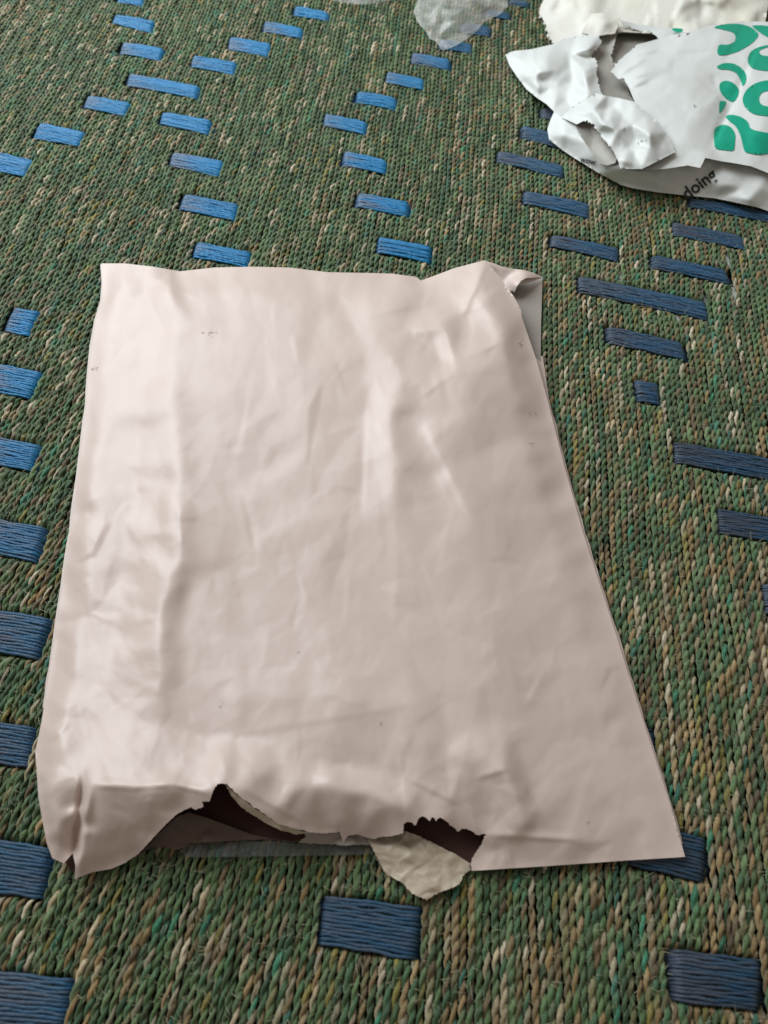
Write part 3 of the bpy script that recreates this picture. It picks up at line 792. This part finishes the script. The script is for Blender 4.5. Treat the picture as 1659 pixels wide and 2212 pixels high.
rear_poly = T([(395,660),(440,560),(560,420),(650,230),(720,150),(790,140),(900,180),(1100,190),(1400,160),(1700,140),(1950,160),(2000,600),(1950,1180),(1659,1225),(1540,1195),(1340,1160),(1000,1120),(800,1075),(650,1005),(520,925),(430,860),(375,800)])
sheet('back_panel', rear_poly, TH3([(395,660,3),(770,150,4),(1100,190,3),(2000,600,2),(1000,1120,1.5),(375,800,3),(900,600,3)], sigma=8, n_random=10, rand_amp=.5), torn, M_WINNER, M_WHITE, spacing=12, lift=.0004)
lobe_poly = T([(95,325),(120,312),(150,303),(250,293),(385,262),(440,232),(530,215),(600,205),(650,213,2),(672,250,2),(650,280,2),(615,315,2),(605,340,2),(630,345,3),(648,390,3),(640,440,3),(655,510,3),(668,550),(690,600),(640,690),(560,720),(480,720),(420,690),(385,665),(340,620),(280,580),(220,530),(170,465),(120,390)])
HA = TH3([(95,325,4),(250,293,12),(385,262,15),(530,215,19),(650,215,23),(672,250,20),(605,340,19),(648,390,24),(640,440,22),(668,550,27),(690,600,24),(560,720,24),(420,690,20),(385,665,15),(280,580,6),(170,465,3),(120,390,2.5),
    (190,360,12),(280,440,22),(300,480,13),(400,420,25),(400,520,15),(500,480,15),(560,430,36),(520,560,26),(450,590,14),(330,360,26),(480,330,18),(580,300,32),(590,560,34),(380,600,16),(290,500,16)], sigma=4, n_random=26, rand_amp=1.1, rand_len=(18, 70), seed=31)
HA.crumple(24, .4, 1.0, 203, None, 1.2)
sheet('torn_corner', lobe_poly, HA, torn, M_WHITE, M_WINNER, spacing=3.6, edge=2.6, lift=.001, seed=12)
inner_poly = T([(600,215),(650,215),(720,195),(770,110),(768,170),(745,260,2),(725,340,2),(742,385,2),(730,430),(800,500),(880,640),(690,610),(630,560),(620,440),(610,345),(640,280)])
HI = TH3([(600,215,14),(720,195,17),(770,110,22),(745,260,16),(742,385,12),(730,430,12),(880,640,16),(690,610,16),(620,440,10),(700,300,8),(760,520,9)], sigma=4, n_random=10, rand_amp=.8, rand_len=(18, 60), seed=5)
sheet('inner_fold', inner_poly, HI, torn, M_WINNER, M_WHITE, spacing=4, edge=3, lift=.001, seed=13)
rim_poly = T([(770,110),(800,125),(860,140),(960,155),(1080,165),(1180,185),(1100,215),(1010,232,2),(985,205,2),(950,185,2),(910,190,2),(850,170,2),(800,150)])
sheet('back_rim', rim_poly, TH3([(770,110,24),(860,140,20),(1080,165,22),(1180,185,22),(1010,232,18),(910,190,16),(850,170,18)], sigma=3), torn, M_WHITE, M_WINNER, spacing=4, edge=3, seed=14)

main_poly = T([(880,265),(940,250),(1010,230),(1100,205),(1180,190),(1320,150),(1420,140),(1500,125),(1659,130),(1900,150),(1960,350),(1970,600),(1950,1000),(1800,1040),(1659,1030),(1560,990),(1450,970),(1380,960),(1285,940),(1270,970),(1255,1000),(1180,985),(1050,1005),(900,1020),(800,1005),(760,900),(790,700),(865,605),(850,570),(830,520),(800,472,2),(760,465,2),(725,430,3),(745,385,3),(790,345,2),(830,310,2)])
HM = TH3([(740,420,24),(760,465,22),(880,265,25),(1010,230,21),(1180,190,25),(1320,150,25),(1500,125,22),(1659,130,22),(1900,150,15),(1970,600,22),(1950,1000,26),(1659,1030,30),(1560,990,33),(1380,960,31),(1285,940,35),(1255,1000,33),(1050,1005,33),(900,1020,30),(865,605,30),(760,900,28),
    (900,400,33),(1000,450,35),(1020,330,29),(1100,350,32),(1200,560,38),(1300,420,33),(1300,650,37),(1180,800,37),(1440,640,30),(1330,860,32),(1560,450,37),(1510,500,33),(1600,800,39),(1470,700,34),(1500,300,29),(1380,560,33),(1230,900,35),(1360,760,31),(1700,500,38),(1800,800,36)], sigma=6,
    n_random=20, rand_amp=.9, rand_len=(25, 110), seed=8,
    creases=[(*c3((780,440)),*c3((930,350)),1.3,5,12),(*c3((800,480)),*c3((960,430)),1.3,5,12),(*c3((850,330)),*c3((1000,300)),1.2,5,12),(*c3((1030,300)),*c3((1340,290)),1.1,6,18),(*c3((830,520)),*c3((940,480)),1.0,5,10),(*c3((1330,860)),*c3((1450,620)),-1.6,7,16),(*c3((1450,620)),*c3((1600,260)),-1.3,7,16)])
HM.crumple(60, .5, 1.2, 201, None, 2.0).crumple(26, .2, 1.1, 202, None, 1.2)
sheet('front_panel', main_poly, HM, torn, M_WHITE, M_WINNER, spacing=4.5, edge=3, lift=.0012, seed=15)

side_poly = T([(345,770),(365,710),(385,665),(420,690),(470,715),(520,740),(540,790),(570,840),(640,920),(665,975),(700,975),(740,960),(790,990),(900,990),(1050,975),(1180,955),(1250,960),(1290,925),(1380,935),(1560,965),(1659,1005),(1950,980),(1980,1150),(1900,1250),(1659,1256),(1600,1235),(1540,1222),(1440,1200),(1340,1180),(1190,1165),(1000,1145),(850,1120),(780,1100),(650,1030),(520,950),(430,890),(355,830)])
HS = TH3([(345,770,7),(355,830,3),(430,890,2),(520,950,2),(650,1030,2),(780,1100,2),(1000,1145,2),(1190,1165,2),(1340,1180,2),(1540,1222,7),(1659,1256,2),(1900,1250,2),(385,665,17),(420,690,21),(520,740,26),(570,840,24),(640,920,21),(700,975,25),(790,990,27),(900,990,28),(1050,975,29),(1250,960,29),(1290,925,31),(1380,935,29),(1560,965,29),(1659,1005,27),(1950,980,24),
    (480,800,20),(600,930,15),(430,800,16),(700,1030,15),(800,1060,12),(1000,1080,15),(1250,1080,15),(1400,1100,20),(1500,1120,17),(1540,1190,15),(1620,1120,20)], scale=.57, sigma=4, n_random=16, rand_amp=.8, rand_len=(25, 90), seed=17)
HS.crumple(36, .4, 1.0, 205, None, 1.2)
sheet('side_gusset', side_poly, HS, torn, M_WHITE, M_WINNER, spacing=4, edge=3, lift=.0006, seed=16)

slot_poly = T([(505,735),(600,715),(690,830),(765,930),(750,970),(700,985),(655,975),(600,890),(545,810)])
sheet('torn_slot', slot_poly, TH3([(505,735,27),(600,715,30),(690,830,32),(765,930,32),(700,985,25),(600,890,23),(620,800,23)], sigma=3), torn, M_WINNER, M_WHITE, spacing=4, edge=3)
flap2_poly = T([(430,700),(470,655),(560,590),(640,555),(690,570),(780,585),(860,605),(930,660),(1000,720),(1050,790),(1085,850),(1107,905),(1050,935),(1000,960),(910,1005),(850,1007),(780,1003),(760,940,3),(740,905,3),(720,870,3),(680,830,3),(650,780,3),(600,725,3),(560,720),(520,740),(480,722)])
HE = TH3([(430,700,22),(560,590,29),(690,570,35),(780,585,36),(860,605,38),(1000,720,41),(1050,790,42),(1107,905,38),(1000,960,38),(910,1005,36),(780,1003,34),(760,940,36),(720,870,37),(650,780,36),(600,725,33),(520,740,28),(500,680,29),
    (620,650,44),(690,650,30),(740,640,31),(720,700,48),(680,740,52),(790,690,36),(850,740,44),(950,800,56),(955,880,46),(870,830,34),(830,880,38),(760,780,50),(930,700,43),(1020,850,44),(800,950,42)], sigma=3, n_random=30, rand_amp=1.0, rand_len=(15, 60), seed=23)
HE.crumple(22, .4, 1.0, 204, None, 1.0)
sheet('torn_flap', flap2_poly, HE, torn, M_WHITE, M_WINNER, spacing=3.4, edge=2.4, lift=.0016, seed=18)

def ink(name, polys, hf, material, parent, lift):
    for i, pl in enumerate(polys):
        # round the outline
        pts = T(pl)
        for _ in range(2):
            q = []
            for a, b in zip(pts, pts[1:] + pts[:1]):
                q += [(a[0] * .78 + b[0] * .22, a[1] * .78 + b[1] * .22), (a[0] * .22 + b[0] * .78, a[1] * .22 + b[1] * .78)]
            pts = q
        sheet(name, pts, hf, parent, material, None, spacing=4, edge=3, lift=lift, thick=0)
ink('green_letter', [
    [(1075,166),(1160,170),(1142,196),(1108,192)],
    [(1325,162),(1400,142),(1490,140),(1560,160),(1612,205),(1560,262),(1480,308),(1400,330),(1355,327),(1362,262),(1420,268),(1462,248),(1468,215),(1450,190),(1400,178)],
    [(1560,150),(1640,150),(1720,170),(1720,230),(1659,222),(1620,200),(1575,165)],
    [(1720,262),(1620,272),(1560,300),(1538,340),(1540,380),(1570,412),(1660,424),(1720,420),(1720,330),(1650,334),(1612,325),(1604,300),(1640,285)],
    [(1348,396),(1400,372),(1460,378),(1510,410),(1532,450),(1526,490),(1508,518),(1498,480),(1470,430),(1420,413),(1370,413)],
    [(1375,490),(1410,478),(1450,490),(1488,530),(1482,570),(1455,610),(1410,590),(1375,548),(1368,515)],
    [(1370,601),(1385,601),(1414,602),(1400,640),(1367,680),(1368,650)],
    [(1800,476),(1659,475),(1590,490),(1530,530),(1503,590),(1520,640),(1570,680),(1659,692),(1800,690),(1800,640),(1659,636),(1615,622),(1602,585),(1620,550),(1659,538),(1800,540)],
    [(1403,690),(1440,680),(1500,695),(1542,725),(1552,770),(1659,792),(1780,800),(1780,905),(1659,912),(1600,922),(1530,908),(1515,895),(1500,820),(1470,750),(1420,715)],
    [(1338,762),(1390,738),(1440,755),(1467,800),(1462,850),(1457,900),(1400,893),(1343,887),(1336,830)]], HM, M_GREEN, torn, .0016)

def print_text(body, c0, direction, size, hf, parent, lift, shear=0.0):
    """black lettering laid on the film: c0 start of baseline, direction of the line (degrees, up positive), size in picture px"""
    cu = bpy.data.curves.new('lettering', 'FONT'); cu.body = body; cu.size = 1; cu.resolution_u = 3; cu.offset = .018
    t = bpy.data.objects.new('lettering', cu); COL.objects.link(t)
    bpy.context.view_layer.update()
    me0 = bpy.data.meshes.new_from_object(t.evaluated_get(bpy.context.evaluated_depsgraph_get()))
    bpy.data.objects.remove(t)
    n = len(me0.vertices); co = np.zeros(n * 3); me0.vertices.foreach_get('co', co); co = co.reshape(-1, 3)
    a = math.radians(direction)
    u, v = co[:, 0] * size, co[:, 1] * size
    u = u + shear * v
    px = c0[0] + u * math.cos(a) - v * math.sin(a)
    py = c0[1] - (u * math.sin(a) + v * math.cos(a))
    w = P(px, py, hf(px, py) * .001 + lift)
    me0.vertices.foreach_set('co', w.ravel().astype(np.float32)); me0.update()
    link('lettering', me0, parent, M_BLACK)
print_text('doing', c3((1176, 1192)), 37, 38, HS, torn, .0011)
print_text('wow', c3((538, 960)), -14, 17, HS, torn, .0012)
for i, (x_, y_, s_, n_) in enumerate([(800, 770, 3, 6), (900, 830, 8, 8), (1220, 630, 2.5, 4)]):
    X_, Y_ = c3((x_, y_))
    scuff(X_, Y_, s_, n_, 70 + i, HE if x_ < 1100 else HM, torn, .0021 if x_ < 1100 else .0017)
for i, (x_, y_, s_, n_) in enumerate([(1130, 210, 3, 5), (1180, 200, 2, 4)]):
    X_, Y_ = c3((x_, y_))
    scuff(X_, Y_, s_, n_, 90 + i, HM, torn, .0017)

# ------------------------------------------------------------------ foam wrapping behind it
foam = thing('foam_wrap', 'white foam wrapping sheet with ragged edge behind the green lettered mailer', 'foam sheet')
foam_poly = T([(330,-260),(325,-120),(318,0,4),(300,90,5),(322,130,5),(350,200,5),(365,232,4),(388,266),(460,280),(560,250),(700,200),(800,190),(1000,200),(1200,210),(1500,190),(1640,140),(1655,60),(1665,0),(1690,-260)])
HG = TH3([(330,-260,6),(318,0,5),(300,90,3),(350,200,4),(388,266,5),(500,100,14),(560,240,12),(600,70,22),(560,-100,20),(620,150,24),(700,130,16),(760,60,18),(800,190,14),(900,0,22),(1000,100,20),(1000,200,15),(1130,60,26),(1190,150,24),(1205,0,26),(1230,60,18),(1300,100,20),(1400,0,26),(1480,60,20),(1560,100,24),(1640,140,16),(1665,0,12),(1690,-260,10),(1200,-260,20),(800,-260,18),(420,120,9),(420,0,12)], sigma=5, n_random=30, rand_amp=1.6, rand_len=(35, 120), rand_dir=1.5, seed=44)
HG.crumple(50, .8, 1.5, 206, None, 2.5)
sheet('foam_sheet', foam_poly, HG, foam, M_FOAM, None, spacing=5, edge=3, lift=.0006, thick=.0008, seed=19)
foam2_poly = T([(545,196),(575,140),(605,82),(680,75),(770,108),(765,160),(745,200),(700,205),(640,215),(590,205)])
sheet('foam_fold', foam2_poly, TH3([(545,196,20),(605,82,27),(680,75,27),(770,108,27),(745,200,22),(640,215,21),(690,140,30)], sigma=4, n_random=8, rand_amp=.8, rand_len=(15,50)), foam, M_FOAM, None, spacing=4, edge=3, lift=.001, thick=.0008, rag=.6)

# ------------------------------------------------------------------ clear film scraps at the far side
clear = thing('clear_plastic_bag', 'crinkled clear plastic bag with a pointed corner beside the torn mailer', 'plastic bag')
cp = [cb(p) for p in [(905,-260),(900,-100),(895,0),(868,80),(890,140),(920,180),(955,215),(970,255),(1010,270),(1060,335),(1090,325),(1150,300),(1230,250),(1290,200),(1330,150),(1360,130),(1440,95),(1490,45),(1490,0),(1480,-140),(1400,-260)]]
HP = Height([(*cb((a, b)), z) for a, b, z in [(900,-100,5),(895,0,5),(868,80,2),(955,215,2),(1060,335,2),(1230,250,2),(1360,130,3),(1490,45,2),(1490,0,3),(1000,60,16),(1100,150,13),(1180,60,18),(1050,240,6),(1200,180,9),(1350,40,12),(1360,90,6),(1100,-100,20),(1300,-120,16),(950,120,9)]], step=2, sigma=4, n_random=34, rand_amp=1.4, rand_len=(20, 80), seed=61)
HP.crumple(24, .8, 1.0, 208, None, 1.0)
sheet('upper_film', cp, HP, clear, M_CLEAR, None, spacing=4, edge=3, lift=.0012, thick=0)
HPl = Height([(*cb((a, b)), .6) for a, b in [(900,-100),(868,80),(1060,335),(1490,0)]], step=3, n_random=10, rand_amp=.5, rand_len=(20, 80), seed=62)
sheet('lower_film', cp, HPl, clear, M_CLEAR, None, spacing=6, edge=4, lift=.0006, thick=0)
scrap = thing('clear_film_scrap', 'thin strip of clear film at the far edge, left of the clear bag', 'plastic film')
sp = [cb(p) for p in [(260,-200),(290,-20),(340,6),(420,20),(500,28),(580,26),(660,15),(730,-2),(780,-40),(800,-200)]]
HQ = Height([(*cb((a, b)), z) for a, b, z in [(260,-200,3),(290,-20,2),(500,28,1.5),(730,-2,2),(800,-200,3),(500,-60,9),(400,-30,4),(620,-30,5),(500,-200,9)]], step=2, sigma=4, n_random=12, rand_amp=1.0, rand_len=(20, 70), seed=63)
sheet('film', sp, HQ, scrap, M_CLEAR, None, spacing=4, edge=3, lift=.001, thick=0)
